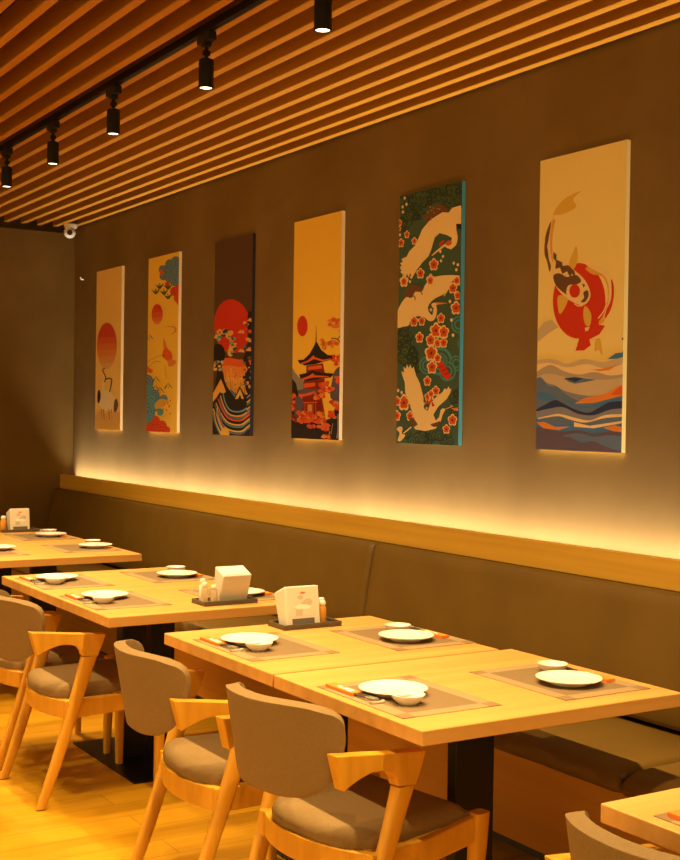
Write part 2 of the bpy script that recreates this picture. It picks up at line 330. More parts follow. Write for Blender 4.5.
# ------------------------------------------------------------------ place settings
G_M, G_P, G_B, G_C, G_R = 'woven placemats', 'white dinner plates', 'small sauce dishes', 'chopsticks in orange sleeves', 'chopstick rests'
def set_proto():
    P = {}
    bm = bmesh.new(); box(bm, -0.1575, 0.1575, -0.21, 0.21, 0, 0.002); P['mat'] = tag(obj('placemat', bm, M_MAT), 'x', 'placemat', G_M)
    bm = bmesh.new(); lathe(bm, [(0.0, 0.0), (0.052, 0.0), (0.055, 0.004), (0.078, 0.010), (0.0925, 0.0165), (0.094, 0.0185), (0.0915, 0.0192), (0.076, 0.0135), (0.058, 0.0085), (0.03, 0.0075), (0.0, 0.0075)], n=48)
    P['plate'] = tag(obj('plate', bm, M_CERAM, smooth=50), 'x', 'plate', G_P)
    bm = bmesh.new(); lathe(bm, [(0.0, 0.0), (0.025, 0.0), (0.027, 0.003), (0.039, 0.012), (0.0455, 0.024), (0.0458, 0.0255), (0.0435, 0.0255), (0.036, 0.014), (0.024, 0.0065), (0.0, 0.006)], n=40)
    P['bowl'] = tag(obj('sauce_dish', bm, M_CERAM2, smooth=50), 'x', 'dish', G_B)
    c = thing('chopsticks', 'x', 'chopsticks', (0, 0, 0), 0, G_C)
    bm = bmesh.new(); box(bm, -0.0165, 0.0165, 0.0, 0.135, 0.0, 0.009)
    # white printed marks on top of the paper
    def q(pts):
        bm.faces.new([bm.verts.new((x, y, 0.0093)) for x, y in pts]).material_index = 1
    q([(-0.009, 0.022), (0.009, 0.022), (0.009, 0.040), (-0.009, 0.040)])
    q([(-0.004, 0.046), (0.010, 0.046), (0.008, 0.062), (-0.007, 0.066)])
    q([(-0.010, 0.070), (0.002, 0.070), (0.006, 0.082), (-0.006, 0.084)])
    q([(-0.003, 0.088), (0.009, 0.088), (0.009, 0.096), (-0.003, 0.096)])
    obj('sleeve', bm, [M_SLEEVE, M_WHITEP], c)
    for sx in (-0.006, 0.006):
        bm = bmesh.new(); tube(bm, [(sx, 0.002, 0.0045), (sx, -0.055, 0.0075)], [0.0036, 0.0034], 8); k = len(bm.faces)
        tube(bm, [(sx, -0.055, 0.0075), (sx*0.8, -0.095, 0.0105)], [0.0035, 0.0028], 8, 1); obj('chopstick', bm, [M_STICK, M_STICKTIP], c, smooth=40)
    P['chop'] = c
    bm = bmesh.new(); loft(bm, [[(x, y, z) for y, z in ((-0.007, 0.0), (0.007, 0.0), (0.006, hz), (-0.006, hz))] for x, hz in ((-0.022, 0.008), (-0.013, 0.005), (0.013, 0.005), (0.022, 0.008))])
    P['rest'] = tag(obj('chopstick_rest', bm, mat('stoneware', (0.42, 0.33, 0.24), 0.4), bevel=0.0015), 'x', 'chopstick rest', G_R)
    return P
PROTO = set_proto(); used = set()
def put(key, loc, rz, label):
    o = PROTO[key]
    if key not in used:
        used.add(key); o.location = loc; o.rotation_euler = (0, 0, rz); o['label'] = label; return o
    return dup(o, loc, rz, label)
def setting(mx, my, bench_side, where, z=0.75, ploc=None, bloc=None, rest=True):
    rz = math.pi if bench_side else 0.0; s = -1 if bench_side else 1
    put('mat', (mx, my, z), rz, 'grey-brown woven placemat ' + where)
    zz = z+0.0022
    px, py = ploc or (mx-s*0.02, my+s*0.035)
    bx, by = bloc or (px-s*0.03, py-s*0.125)
    put('plate', (px, py, zz), 0, 'round white plate ' + where)
    put('bowl', (bx, by, zz), 0, 'small white sauce dish ' + where)
    cx = mx-s*0.125 if not bench_side else mx+0.112; cy = my+s*0.055 if not bench_side else my+0.035
    put('chop', (cx, cy, zz), rz, 'chopsticks in an orange paper sleeve ' + where)
    put('rest', (cx, cy-s*0.098, zz), rz, 'tiny ceramic chopstick rest ' + where)
setting(1.935, 2.755, False, 'on the front table of the near pair, chair side', ploc=(1.911, 2.786), bloc=(1.880, 2.672))
setting(2.435, 2.715, True, 'on the front table of the near pair, bench side', ploc=(2.430, 2.662), bloc=(2.498, 2.808))
setting(1.935, 3.560, False, 'on the rear table of the near pair, chair side', 0.752, ploc=(1.911, 3.620), bloc=(1.880, 3.500))
setting(2.430, 3.500, True, 'on the rear table of the near pair, bench side', 0.752, ploc=(2.408, 3.438), bloc=(2.470, 3.578))
setting(1.880, 4.720, False, 'on the middle table, nearer chair-side place', ploc=(1.866, 4.790), bloc=(1.812, 4.668))
setting(1.885, 5.335, False, 'on the middle table, farther chair-side place', ploc=(1.873, 5.398), bloc=(1.827, 5.280))
setting(2.385, 4.665, True, 'on the middle table beside the napkin box', ploc=(2.40, 4.62), bloc=(2.46, 4.76))
setting(2.385, 5.330, True, 'on the middle table, farther bench-side place', ploc=(2.405, 5.280), bloc=(2.472, 5.440))
setting(1.925, 6.620, False, 'on the farthest tables, chair side, at the left edge', ploc=(2.000, 6.715), bloc=(1.90, 6.55))
setting(2.440, 6.640, True, 'on the farthest tables, nearer bench-side place', ploc=(2.515, 6.615), bloc=(2.560, 6.775))
setting(2.440, 7.340, True, 'on the farthest tables, farther bench-side place', ploc=(2.500, 7.320), bloc=(2.545, 7.480))
setting(1.920, 1.480, False, 'on the table at the lower right corner')

# ------------------------------------------------------------------ napkin boxes, trays, shakers
def tray(label, x, y, z, hx=0.118, hy=0.060):
    bm = bmesh.new(); box(bm, -hx, hx, -hy, hy, 0, 0.006)
    for a in ((-hx, hx, -hy, -hy+0.006), (-hx, hx, hy-0.006, hy), (-hx, -hx+0.006, -hy+0.006, hy-0.006), (hx-0.006, hx, -hy+0.006, hy-0.006)): box(bm, *a, 0.006, 0.018)
    o = obj('condiment_tray', bm, M_TRAY, bevel=0.0015); o.location = (x, y, z); return tag(o, label, 'tray', 'condiment trays')
def napkin_box(label, x, y, z, rz, wd=0.125):
    t = thing('napkin_box', label, 'napkin box', (x, y, z), rz, 'napkin boxes')
    w2, H, HB = wd/2, 0.138, 0.108; y0b, y0t, y1b, y1t = -0.037, -0.017, 0.020, 0.060   # wedge: front leans back, top slopes down to the rear
    bm = bmesh.new()
    loft(bm, [[(-w2, y0b, 0), (w2, y0b, 0), (w2, y1b, 0), (-w2, y1b, 0)], [(-w2, y0t, H), (w2, y0t, H), (w2, y1t, HB), (-w2, y1t, HB)]])
    obj('body', bm, M_CARD, t, bevel=0.004, bseg=3)
    def fr(px, pz, d): return (px, y0b + (y0t-y0b)*pz/H - d, pz + d*0.2)
    def poly(bm, pts, d, mi=0): bm.faces.new([bm.verts.new(fr(a, b, d)) for a, b in pts]).material_index = mi
    bm = bmesh.new(); s = 0.045
    loft(bm, [[fr(-s, 0.004, d), fr(s, 0.004, d), fr(s, 0.026, d), fr(-s, 0.026, d)] for d in (0.0006, 0.0016)])
    obj('dispensing_slot', bm, M_SLOT, t)
    bm = bmesh.new()
    poly(bm, [(-0.056, 0.034), (0.056, 0.034), (0.056, 0.132), (-0.056, 0.132)], 0.0008, 0)
    poly(bm, [(-0.030, 0.036), (-0.002, 0.036), (0.000, 0.062), (-0.030, 0.064)], 0.0012, 1)
    poly(bm, [(-0.036, 0.066), (-0.020, 0.058), (0.026, 0.058), (0.036, 0.066), (0.020, 0.072), (-0.014, 0.076)], 0.0014, 2)
    poly(bm, [(-0.010, 0.076), (0.030, 0.068), (0.042, 0.082), (0.030, 0.094), (0.012, 0.092)], 0.0012, 1)
    poly(bm, [(-0.022, 0.094), (-0.002, 0.090), (0.006, 0.100), (-0.006, 0.108), (-0.020, 0.104)], 0.0012, 1)
    poly(bm, [(-0.010, 0.112), (0.008, 0.110), (0.014, 0.116), (-0.004, 0.119)], 0.0012, 3)
    obj('label', bm, [mat('label_paper', (0.80, 0.68, 0.55), 0.6, spec=0.2), M_GREYPR, M_PALEPR, M_PINKPR], t)
    def tp(px, k, d): return (px, y0t+(y1t-y0t)*k + d*0.36, H+(HB-H)*k + d*0.93)
    bm = bmesh.new(); loft(bm, [[tp(-w2*0.92, 0.08, d), tp(w2*0.92, 0.08, d), tp(w2*0.92, 0.92, d), tp(-w2*0.92, 0.92, d)] for d in (0.0002, 0.0025)]); obj('top_panel', bm, M_CERAM, t, bevel=0.001)
    return t
def bottle(label, x, y, z, m, h=0.075, rad=0.017, name='sauce_bottle'):
    t = thing(name, label, 'bottle', (x, y, z), 0, 'condiment bottles on the trays')
    bm = bmesh.new(); lathe(bm, [(0, 0), (rad*0.92, 0), (rad, 0.004), (rad, h*0.62), (rad*0.8, h*0.74), (rad*0.55, h*0.80), (rad*0.55, h*0.82)], n=24); obj('body', bm, m, t, smooth=45)
    bm = bmesh.new(); lathe(bm, [(rad*0.72, h*0.80), (rad*0.78, h*0.82), (rad*0.78, h*0.94), (rad*0.55, h), (0, h)], n=20); obj('cap', bm, M_CAP, t, smooth=45)
    return t
tz = 0.7592
tray('dark tray under the upright napkin box on the near pair of tables', 2.250, 3.842, 0.7522)
napkin_box('white napkin box with printed front facing the camera on the near tables', 2.226, 3.846, tz, 0.0, 0.138)
bottle('amber sauce bottle with white cap right of the near napkin box', 2.318, 3.836, tz, M_AMBER, 0.080, 0.015)
bottle('pale capped bottle behind the amber bottle on the near tray', 2.334, 3.870, tz, M_GLASSY, 0.085, 0.015)
tray('dark tray under the turned napkin box on the middle table', 2.245, 4.470, 0.7502)
napkin_box('white napkin box with its plain back to the camera, on the middle table', 2.272, 4.470, tz-0.002, math.pi)
bottle('clear shaker at the front left of the tray on the middle table', 2.142, 4.440, tz-0.002, M_GLASSY, 0.085, 0.014, 'glass_shaker')
bottle('clear shaker touching the turned napkin box on the middle table', 2.180, 4.436, tz-0.002, M_GLASSY, 0.072, 0.015, 'glass_shaker')
bottle('white capped bottle at the back left of the tray on the middle table', 2.158, 4.492, tz-0.002, M_CERAM2, 0.092, 0.015)
tray('dark tray under the napkin box on the farthest table', 2.425, 7.715, 0.7502)
napkin_box('white napkin box with a red mark on the farthest table by the corner', 2.428, 7.72, tz-0.002, 0.0)
bottle('yellowish bottle left of the farthest napkin box, at the left edge', 2.325, 7.70, tz-0.002, M_AMBER, 0.095, 0.020)

# ------------------------------------------------------------------ chairs
def make_chair(label):
    t = thing('armchair', label, 'chair', (0, 0, 0), 0, 'oak armchairs with taupe upholstery')
    for s in (-1, 1):
        ya = lambda x, z: s*(0.238 + 0.012*min(1, max(0, (x+0.29)/0.29)))
        arm = [(-0.290, 0.679), (-0.235, 0.673), (-0.180, 0.667), (-0.120, 0.660), (-0.060, 0.655), (0.002, 0.649), (-0.012, 0.610), (-0.030, 0.567), (-0.089, 0.571), (-0.094, 0.590), (-0.106, 0.606), (-0.128, 0.617), (-0.150, 0.621), (-0.180, 0.620), (-0.214, 0.611), (-0.240, 0.600), (-0.264, 0.588)]
        bm = bmesh.new(); prism_xz(bm, arm, ya, 0.038); obj('armrest', bm, M_CHAIR, t, bevel=0.006, bseg=3)
        # rear leg: oval section, tapering to the floor
        rings = []
        for k, (xr, xf, z, th, yy) in enumerate(((-0.262, -0.226, 0.004, 0.026, 0.232), (-0.208, -0.164, 0.165, 0.032, 0.235), (-0.155, -0.108, 0.33, 0.036, 0.239), (-0.112, -0.058, 0.48, 0.038, 0.244), (-0.0895, -0.0300, 0.568, 0.038, 0.249))):
            c = (xr+xf)/2; a = (xf-xr)/2; n = 16; p = 0.62 if k < 4 else 0.35
            rings.append([(c+a*math.copysign(abs(math.cos(q))**p, math.cos(q)), s*yy+th/2*math.copysign(abs(math.sin(q))**p, math.sin(q)), z) for q in [2*math.pi*i/n for i in range(n)]])
        bm = bmesh.new(); loft(bm, rings); lg = obj('rear_leg', bm, M_CHAIR, t, smooth=50)
        bm = bmesh.new(); loft(bm, [[(-0.244+0.017*math.cos(2*math.pi*i/12), s*0.232+0.012*math.sin(2*math.pi*i/12), z) for i in range(12)] for z in (0.0, 0.005)]); obj('glide', bm, M_RUBBER, lg)
        # front leg
        rings = []
        for xc, yy, z, a, b2 in ((0.243, 0.203, 0.0, 0.014, 0.014), (0.248, 0.210, 0.20, 0.019, 0.018), (0.252, 0.218, 0.34, 0.025, 0.021), (0.254, 0.222, 0.432, 0.026, 0.022)):
            n = 16; p = 0.55
            rings.append([(xc+a*math.copysign(abs(math.cos(q))**p, math.cos(q)), s*yy+b2*math.copysign(abs(math.sin(q))**p, math.sin(q)), z) for q in [2*math.pi*i/n for i in range(n)]])
        bm = bmesh.new(); loft(bm, rings); obj('front_leg', bm, M_CHAIR, t, smooth=50)
        bm = bmesh.new(); prism_xz(bm, [(-0.150, 0.402), (0.05, 0.402), (0.232, 0.424), (0.232, 0.352), (0.05, 0.334), (-0.150, 0.330)], lambda x, z: s*(0.226-0.010*min(1, max(0, (x+0.15)/0.38))), 0.026)
        obj('side_rail', bm, M_CHAIR, t, bevel=0.004)
    # bowed rear rail and straight front rail
    bm = bmesh.new(); rings = []
    for k in range(21):
        a = -1+2*k/20; y = 0.222*a; x = -0.186+0.055*abs(a)**2.2
        zc = 0.366
        rings.append([(x-0.012, y, zc-0.034), (x+0.012, y, zc-0.034), (x+0.014, y, zc+0.034), (x-0.014, y, zc+0.034)])
    loft(bm, rings); obj('rear_rail', bm, M_CHAIR, t, bevel=0.003, smooth=40)
    bm = bmesh.new(); box(bm, 0.240, 0.262, -0.20, 0.20, 0.350, 0.418); obj('front_rail', bm, M_CHAIR, t, bevel=0.004)
    # seat cushion, rounded at the rear, domed on top
    bm = bmesh.new(); NX, NY = 22, 18
    def half(x):
        if x > -0.06: return 0.208+0.003*(x+0.06)/0.29
        q = (-0.06-x)/0.138; return 0.208*max(0.0, (1-min(1, q)**2.6))**(1/2.6)
    def layer(zf, shrink):
        rows = []
        for i in range(NX+1):
            x = -0.194+0.425*i/NX
            h = max(half(x), 0.05)-shrink
            rows.append([(x + (shrink if i == 0 else -shrink if i == NX else 0), h*(2*j/NY-1), zf(x, 2*j/NY-1)) for j in range(NY+1)])
        return rows
    def topz(x, s_):
        e = min(1.0, (1-abs(s_))/0.17); e2 = min(1.0, (0.231-x)/0.06); e3 = min(1.0, (x+0.194)/0.055)
        k = (math.sqrt(max(0, 1-(1-e)**2)))*math.sqrt(max(0, 1-(1-e2)**2))*math.sqrt(max(0, 1-(1-e3)**2))
        return 0.422 + 0.012*max(0, x)/0.23 + 0.031*k - 0.008*max(0, x)/0.23*k
    T = [[bm.verts.new(p) for p in row] for row in layer(topz, 0.0)]
    B = [[bm.verts.new(p) for p in row] for row in layer(lambda x, s_: 0.401+0.016*max(0, x)/0.23, 0.004)]
    for i in range(NX):
        for j in range(NY):
            bm.faces.new((T[i][j], T[i+1][j], T[i+1][j+1], T[i][j+1])); bm.faces.new((B[i][j+1], B[i+1][j+1], B[i+1][j], B[i][j]))
    rim = lambda G: [G[i][0] for i in range(NX+1)] + [G[NX][j] for j in range(1, NY+1)] + [G[i][NY] for i in range(NX-1, -1, -1)] + [G[0][j] for j in range(NY-1, 0, -1)]
    a, b = rim(T), rim(B)
    for i in range(len(a)): bm.faces.new((a[i], a[(i+1) % len(a)], b[(i+1) % len(a)], b[i]))
    obj('seat', bm, M_CHFAB, t, smooth=60)
    # curved upholstered back
    bm = bmesh.new(); NS, NT = 24, 18; G = []
    def hw(tt):
        pts = ((0, 0.128), (0.03, 0.149), (0.08, 0.166), (0.16, 0.182), (0.28, 0.197), (0.45, 0.209), (0.65, 0.217), (0.82, 0.218), (0.91, 0.212), (0.97, 0.198), (1, 0.180))
        for (t0, a0), (t1, a1) in zip(pts, pts[1:]):
            if tt <= t1: return a0+(a1-a0)*(tt-t0)/(t1-t0)
        return pts[-1][1]
    for i in range(NT+1):
        tt = i/NT; row = []
        for j in range(NS+1):
            s_ = 2*j/NS-1; y = s_*hw(tt)
            z = 0.546+0.244*tt - 0.012*abs(s_)**5*tt**4 + 0.012*s_**4*(1-tt)**3 + 0.004*(abs(s_)-0.4)*tt
            x = -0.306 - 0.044*tt + 0.100*(abs(y)/0.21)**2.7
            row.append(bm.verts.new((x, y, z)))
        G.append(row)
    for i in range(NT):
        for j in range(NS): bm.faces.new((G[i][j], G[i][j+1], G[i+1][j+1], G[i+1][j]))
    o = obj('backrest', bm, M_CHFAB, t, smooth=0)
    md = o.modifiers.new('solid', 'SOLIDIFY'); md.thickness = 0.036; md.offset = 0.0
    md = o.modifiers.new('bev', 'BEVEL'); md.width = 0.0165; md.segments = 5; md.limit_method = 'ANGLE'; md.angle_limit = math.radians(50)
    return t
ch = make_chair('largest armchair, in the middle foreground, taupe back towards the camera')
ch.location = (1.838, 2.852, 0); ch.rotation_euler = (0, 0, math.radians(8.5))
for x, y, a, lab in ((1.795, 3.515, -4, 'armchair pulled to the rear table of the near pair, behind the foreground chair'),
                     (1.78, 4.805, 0, 'armchair at the near corner of the middle table, full legs on the bright floor'),
                     (1.80, 5.395, -2, 'armchair at the far chair-side place of the middle table, cut by the left edge'),
                     (1.865, 1.53, 0, 'armchair back peeking in at the lower right corner of the picture'),
                     (1.79, 6.59, 0, 'armchair tucked under the farthest pair of tables, nearer one'),
                     (1.79, 7.36, 0, 'armchair tucked under the farthest pair of tables, farther one')):
    c = dup(ch, (x, y, 0), math.radians(a), lab)
    if 4.5 < y < 5.5: c.rotation_euler = (0, -0.0142, math.radians(a)); c.location.z = 0.0036     # front feet stand on the thin base plate

# ------------------------------------------------------------------ six canvas prints on the wall
def cmat(name, rgb): return mat('print_'+name, rgb, 0.75, spec=0.15)
INK = {k: cmat(k, v) for k, v in dict(
    cream=(0.92, 0.74, 0.32), sand=(0.95, 0.60, 0.17), gold=(0.96, 0.60, 0.08), brown=(0.115, 0.060, 0.036), teal=(0.070, 0.125, 0.100), white=(0.92, 0.70, 0.38),
    red=(0.66, 0.045, 0.022), vermilion=(0.78, 0.13, 0.035), orange=(0.80, 0.27, 0.06), amber=(0.80, 0.42, 0.08), yellow=(0.78, 0.50, 0.10), black=(0.030, 0.022, 0.022),
    dkred=(0.26, 0.025, 0.015), slate=(0.13, 0.19, 0.36), blue=(0.07, 0.20, 0.52), navy=(0.035, 0.05, 0.15), haze=(0.62, 0.49, 0.36), haze2=(0.46, 0.38, 0.33), grey=(0.30, 0.27, 0.25),
    dkteal=(0.035, 0.060, 0.055), green=(0.10, 0.14, 0.055), aqua=(0.08, 0.30, 0.36), sky=(0.18, 0.36, 0.52), brownink=(0.17, 0.085, 0.05), pale=(0.90, 0.68, 0.38), plum=(0.13, 0.10, 0.17), dusk=(0.25, 0.26, 0.37)).items()}
INKL = list(INK)
def smooth(pts, n=5, closed=True):
    out = []; m = len(pts)
    rng = range(m) if closed else range(m-1)
    for i in rng:
        g = (lambda k: pts[k % m]) if closed else (lambda k: pts[min(max(k, 0), m-1)])
        p0, p1, p2, p3 = g(i-1), g(i), g(i+1), g(i+2)
        for k in range(n):
            t = k/n; out.append(tuple(0.5*((2*b)+(c-a)*t+(2*a-5*b+4*c-d)*t*t+(3*b-a-3*c+d)*t**3) for a, b, c, d in zip(p0, p1, p2, p3)))
    if not closed: out.append(pts[-1])
    return out
class Art:
    def __init__(s, yf, yn, quad, bg, side, zt=2.5247, zb=1.3825):
        s.yf, s.yn, s.q, s.zt, s.zb = yf*1.0046, yn*1.0046, quad, zt, zb
        s.bm = bmesh.new(); s.top = 0; s.cyc_ = None; s.cb = 0; s.bg = bg; s.side = side
    def frame(s, sc, ox, oy): s.sc, s.ox, s.oy = sc, ox, oy; return s
    def uv(s, p):
        x, y = p[0]/s.sc+s.ox, p[1]/s.sc+s.oy
        (ax, ay), (bx, by), (cx, cy), (dx, dy) = s.q     # tl tr br bl of the printed face
        v = 0.5
        for _ in range(4):
            xl = ax+(dx-ax)*v; xr = bx+(cx-bx)*v; uu = (x-xl)/(xr-xl)
            yt = ay+(by-ay)*uu; yb = dy+(cy-dy)*uu; v = (y-yt)/(yb-yt)
        return (min(1, max(0, uu)), min(1, max(0, v)))
    def cyc(s, i, n):            # many small overlapping marks share n thin ink levels
        if i == 0: s.cb = s.top
        s.cyc_ = s.cb+1+i % n; s.top = max(s.top, s.cyc_)
    def end(s): s.cyc_ = None
    def poly(s, ink, pts, raw=False, sm=0):
        if sm: pts = smooth(pts, sm)
        P = [p if raw else s.uv(p) for p in pts]
        Q = []
        for p in P:
            if not Q or abs(p[0]-Q[-1][0])+abs(p[1]-Q[-1][1]) > 1e-4: Q.append((min(1, max(0, p[0])), min(1, max(0, p[1]))))
        if len(Q) > 2 and abs(Q[0][0]-Q[-1][0])+abs(Q[0][1]-Q[-1][1]) < 1e-4: Q.pop()
        if len(Q) < 3: return
        if s.cyc_ is None: s.top += 1
        d_ = 0.00012+0.000011*(s.top if s.cyc_ is None else s.cyc_)
        V = [s.bm.verts.new((-d_, ((s.yf-s.yn)*(0.5-a)), (s.zt-s.zb)*(0.5-b))) for a, b in Q]
        for t in tessellate_polygon([[Vector((a, b, 0)) for a, b in Q]]):
            if len(set(t)) == 3:
                try: s.bm.faces.new([V[i] for i in t]).material_index = INKL.index(ink)
                except ValueError: pass
    def ell(s, ink, cx, cy, rx, ry, n=36, rot=0):
        c, q = math.cos(rot), math.sin(rot)
        s.poly(ink, [(cx+rx*math.cos(a)*c-ry*math.sin(a)*q, cy+rx*math.cos(a)*q+ry*math.sin(a)*c) for a in [2*math.pi*i/n for i in range(n)]])
    def line(s, ink, pts, wd, sm=4):
        pts = smooth(pts, sm, False) if sm else pts
        L_, R_ = [], []
        for i, p in enumerate(pts):
            a, b = pts[max(i-1, 0)], pts[min(i+1, len(pts)-1)]; dx, dy = b[0]-a[0], b[1]-a[1]; l = math.hypot(dx, dy) or 1
            ww = (wd if not isinstance(wd, tuple) else wd[0]+(wd[1]-wd[0])*i/(len(pts)-1))/2
            L_.append((p[0]-dy/l*ww, p[1]+dx/l*ww)); R_.append((p[0]+dy/l*ww, p[1]-dx/l*ww))
        s.poly(ink, L_+R_[::-1])
    def flower(s, cx, cy, rad, ax=0.72, petal='white', core='vermilion', mid='dkred'):
        b = s.top
        for lv, (ink, q, sz, m) in enumerate(((petal, 0.62, 0.46, 10), (core, 0.46, 0.36, 8))):
            for k in range(5):
                s.cb = b; s.cyc_ = b+1+lv; s.top = b+1+lv
                a = 2*math.pi*k/5-math.pi/2; s.ell(ink, cx+rad*q*math.cos(a)*ax, cy+rad*q*math.sin(a), rad*sz*ax, rad*sz, m)
        s.end(); s.ell(mid, cx, cy, rad*0.20*ax, rad*0.20, 8)
    def grad_sun(s, cx, cy, rx, ry, stops, n=22):
        for k in range(n):
            a0 = -1+2*k/n; a1 = -1+2*(k+1)/n
            w0, w1 = math.sqrt(max(0, 1-a0*a0)), math.sqrt(max(0, 1-a1*a1))
            P = [(cx-rx*math.sqrt(max(0, 1-a*a)), cy+ry*a) for a in (a0, (a0+a1)/2, a1)] + [(cx+rx*math.sqrt(max(0, 1-a*a)), cy+ry*a) for a in (a1, (a0+a1)/2, a0)]
            s.poly(stops[min(len(stops)-1, int(k*len(stops)/n))], P)
    def done(s, label):
        W_, H_ = s.yf-s.yn, s.zt-s.zb
        b0 = INKL.index(s.bg); b1 = INKL.index(s.side)
        box(s.bm, 0, 0.0195, -W_/2, W_/2, -H_/2, H_/2, b0)
        for fc in s.bm.faces:
            if len(fc.verts) == 4 and abs(fc.calc_center_median().y + W_/2) < 1e-4: fc.material_index = b1
        me = bpy.data.meshes.new('canvas_print'); s.bm.to_mesh(me); s.bm.free()
        for k in INKL: me.materials.append(INK[k])
        o = bpy.data.objects.new('canvas_print', me); C.objects.link(o); o.location = (3.280, (s.yf+s.yn)/2, (s.zt+s.zb)/2)
        return tag(o, label, 'wall art', 'tall canvas prints on the wall')

for nm, c in dict(sunr=(0.68, 0.075, 0.035), sun1=(0.72, 0.12, 0.045), sun2=(0.76, 0.18, 0.055), sun3=(0.78, 0.25, 0.07), sun4=(0.80, 0.33, 0.10), sun5=(0.80, 0.42, 0.15), ochre=(0.70, 0.40, 0.08), taupe=(0.55, 0.42, 0.26)).items():
    INK[nm] = cmat(nm, c)
INKL = list(INK)
SUNS = ['sunr', 'sunr', 'sun1', 'sun2', 'sun3', 'sun4', 'sun5']

# 1: red sun over two cranes
A = Art(8.625, 8.145, [(96.3, 268.6), (121, 264), (119, 427.5), (94.7, 426)], 'sand', 'pale').frame(3.07, 80, 180)
A.grad_sun(81, 500, 30, 71, SUNS)
A.poly('sun5', [(40, 712), (60, 700), (78, 710), (95, 697), (126, 706), (126, 775), (40, 775)])
A.poly('amber', [(40, 728), (52, 716), (66, 730), (84, 718), (104, 732), (126, 720), (126, 775), (40, 775)])
A.poly('pale', [(66, 640), (88, 636), (98, 650), (96, 680), (84, 700), (64, 690), (58, 665)], sm=4)
A.poly('pale', [(88, 650), (104, 655), (108, 680), (98, 704), (84, 690)], sm=4)
A.line('white', [(72, 652), (70, 625), (76, 600), (70, 585)], (8, 4))
A.line('black', [(74, 612), (78, 598), (72, 582), (69, 572), (76, 570)], 3.0)
A.line('white', [(92, 655), (90, 640), (94, 625)], (8, 5))
A.line('black', [(90, 642), (94, 622), (96, 604), (86, 600), (78, 604)], 3.4)
A.poly('black', [(54, 640), (60, 636), (63, 655), (58, 676), (53, 668)], sm=3)
A.poly('brownink', [(104, 670), (111, 664), (115, 684), (108, 704), (102, 698)], sm=3)
for x in (66, 72, 88, 95): A.line('brownink', [(x, 694), (x+2, 726)], 1.6, 0)
for i in range(26):
    x = 48+i*3; A.line('ochre' if i % 2 else 'amber', [(x, 760), (x+random.uniform(-4, 4), 700+random.uniform(0, 25))], (2.2, 0.6), 0)
A.done('canvas print of a fading red sun above two standing cranes')

# 2: golden print with blue clouds, small sun, red bird
A = Art(7.680, 7.200, [(149, 259), (176.8, 254), (174, 434), (145.1, 430)], 'gold', 'pale').frame(4.4, 140, 245)
def scales(A, ink1, ink2, cx, cy, r):
    A.ell(ink1, cx, cy, r*0.8, r)
    A.ell(ink2, cx, cy, r*0.62, r*0.80); A.ell(ink1, cx, cy, r*0.50, r*0.66); A.ell(ink2, cx, cy, r*0.32, r*0.42); A.ell(ink1, cx, cy, r*0.20, r*0.28)
for cx, cy, rr in ((124, 92, 22), (148, 84, 24), (164, 96, 22), (96, 112, 19), (100, 140, 20), (128, 122, 26), (152, 128, 28), (122, 150, 20), (146, 164, 26), (164, 160, 22)): scales(A, 'slate', 'sky', cx, cy, rr)
A.ell('vermilion', 93, 126, 7, 14)
for cx, cy, rr in ((116, 178, 12), (142, 212, 20), (160, 206, 22), (162, 240, 26), (164, 262, 14)): scales(A, 'red', 'vermilion', cx, cy, rr)
for cx, cy in ((68, 212), (102, 218), (118, 238), (84, 190), (118, 196)):
    for k in (-1, 0, 1): A.poly('green', [(cx, cy-6), (cx+k*16-4, cy-16+abs(k)*2), (cx+k*17, cy-20+abs(k)*6), (cx+5, cy+6), (cx-3, cy+6)])
A.grad_sun(73, 306, 23, 45, ['red', 'sunr', 'sun1', 'sun2', 'sun3'])
for cx, cy in ((40, 405), (66, 592), (116, 625), (82, 640), (64, 630)):
    for k in (-1, 0, 1): A.poly('green', [(cx, cy-20+abs(k)*4), (cx+k*14, cy+4), (cx+k*16+3, cy+14), (cx+k*4, cy-4)])
for P in ([(104, 362), (130, 366), (146, 376), (146, 390), (128, 398)], [(30, 516), (40, 505), (70, 492), (90, 486)], [(26, 526), (40, 530), (60, 512), (86, 515)]): A.line('ochre', P, (1.5, 5))
A.line('vermilion', [(118, 362), (140, 366), (148, 378), (142, 390)], (1, 4))
A.poly('vermilion', [(98, 415), (106, 430), (112, 455), (130, 478), (134, 500), (126, 528), (112, 512), (100, 500), (94, 478), (100, 455)], sm=3)
A.poly('orange', [(100, 420), (108, 446), (106, 462), (97, 448)], sm=3); A.poly('brownink', [(92, 484), (102, 488), (98, 500)]); A.poly('orange', [(120, 510), (148, 516), (140, 536), (118, 538)], sm=3)
A.poly('vermilion', [(24, 515), (36, 535), (54, 550), (44, 560), (26, 548)], sm=3)
A.line('ochre', [(104, 530), (106, 560), (110, 590)], 3)
for i, (cx, cy, rr) in enumerate(((28, 600, 34), (34, 640, 32), (60, 660, 26), (44, 690, 40), (30, 730, 40), (62, 700, 30), (84, 690, 24), (40, 760, 30), (98, 680, 20), (84, 735, 16))): scales(A, 'aqua' if i % 2 else 'slate', 'sky', cx, cy, rr)
A.poly('ochre', [(86, 676), (120, 690), (108, 700), (92, 714), (66, 720), (60, 700)], sm=3)
for i in range(8): A.ell('vermilion', 104+random.uniform(-8, 26), 690+random.uniform(-30, 60), 2.5, 5, 8)
for cx, cy, rr in ((64, 772, 22), (36, 800, 24), (88, 800, 28), (62, 812, 26), (110, 818, 18), (30, 820, 20)): scales(A, 'red', 'vermilion', cx, cy, rr)
A.done('golden canvas print with blue clouds, small red sun and red bird')

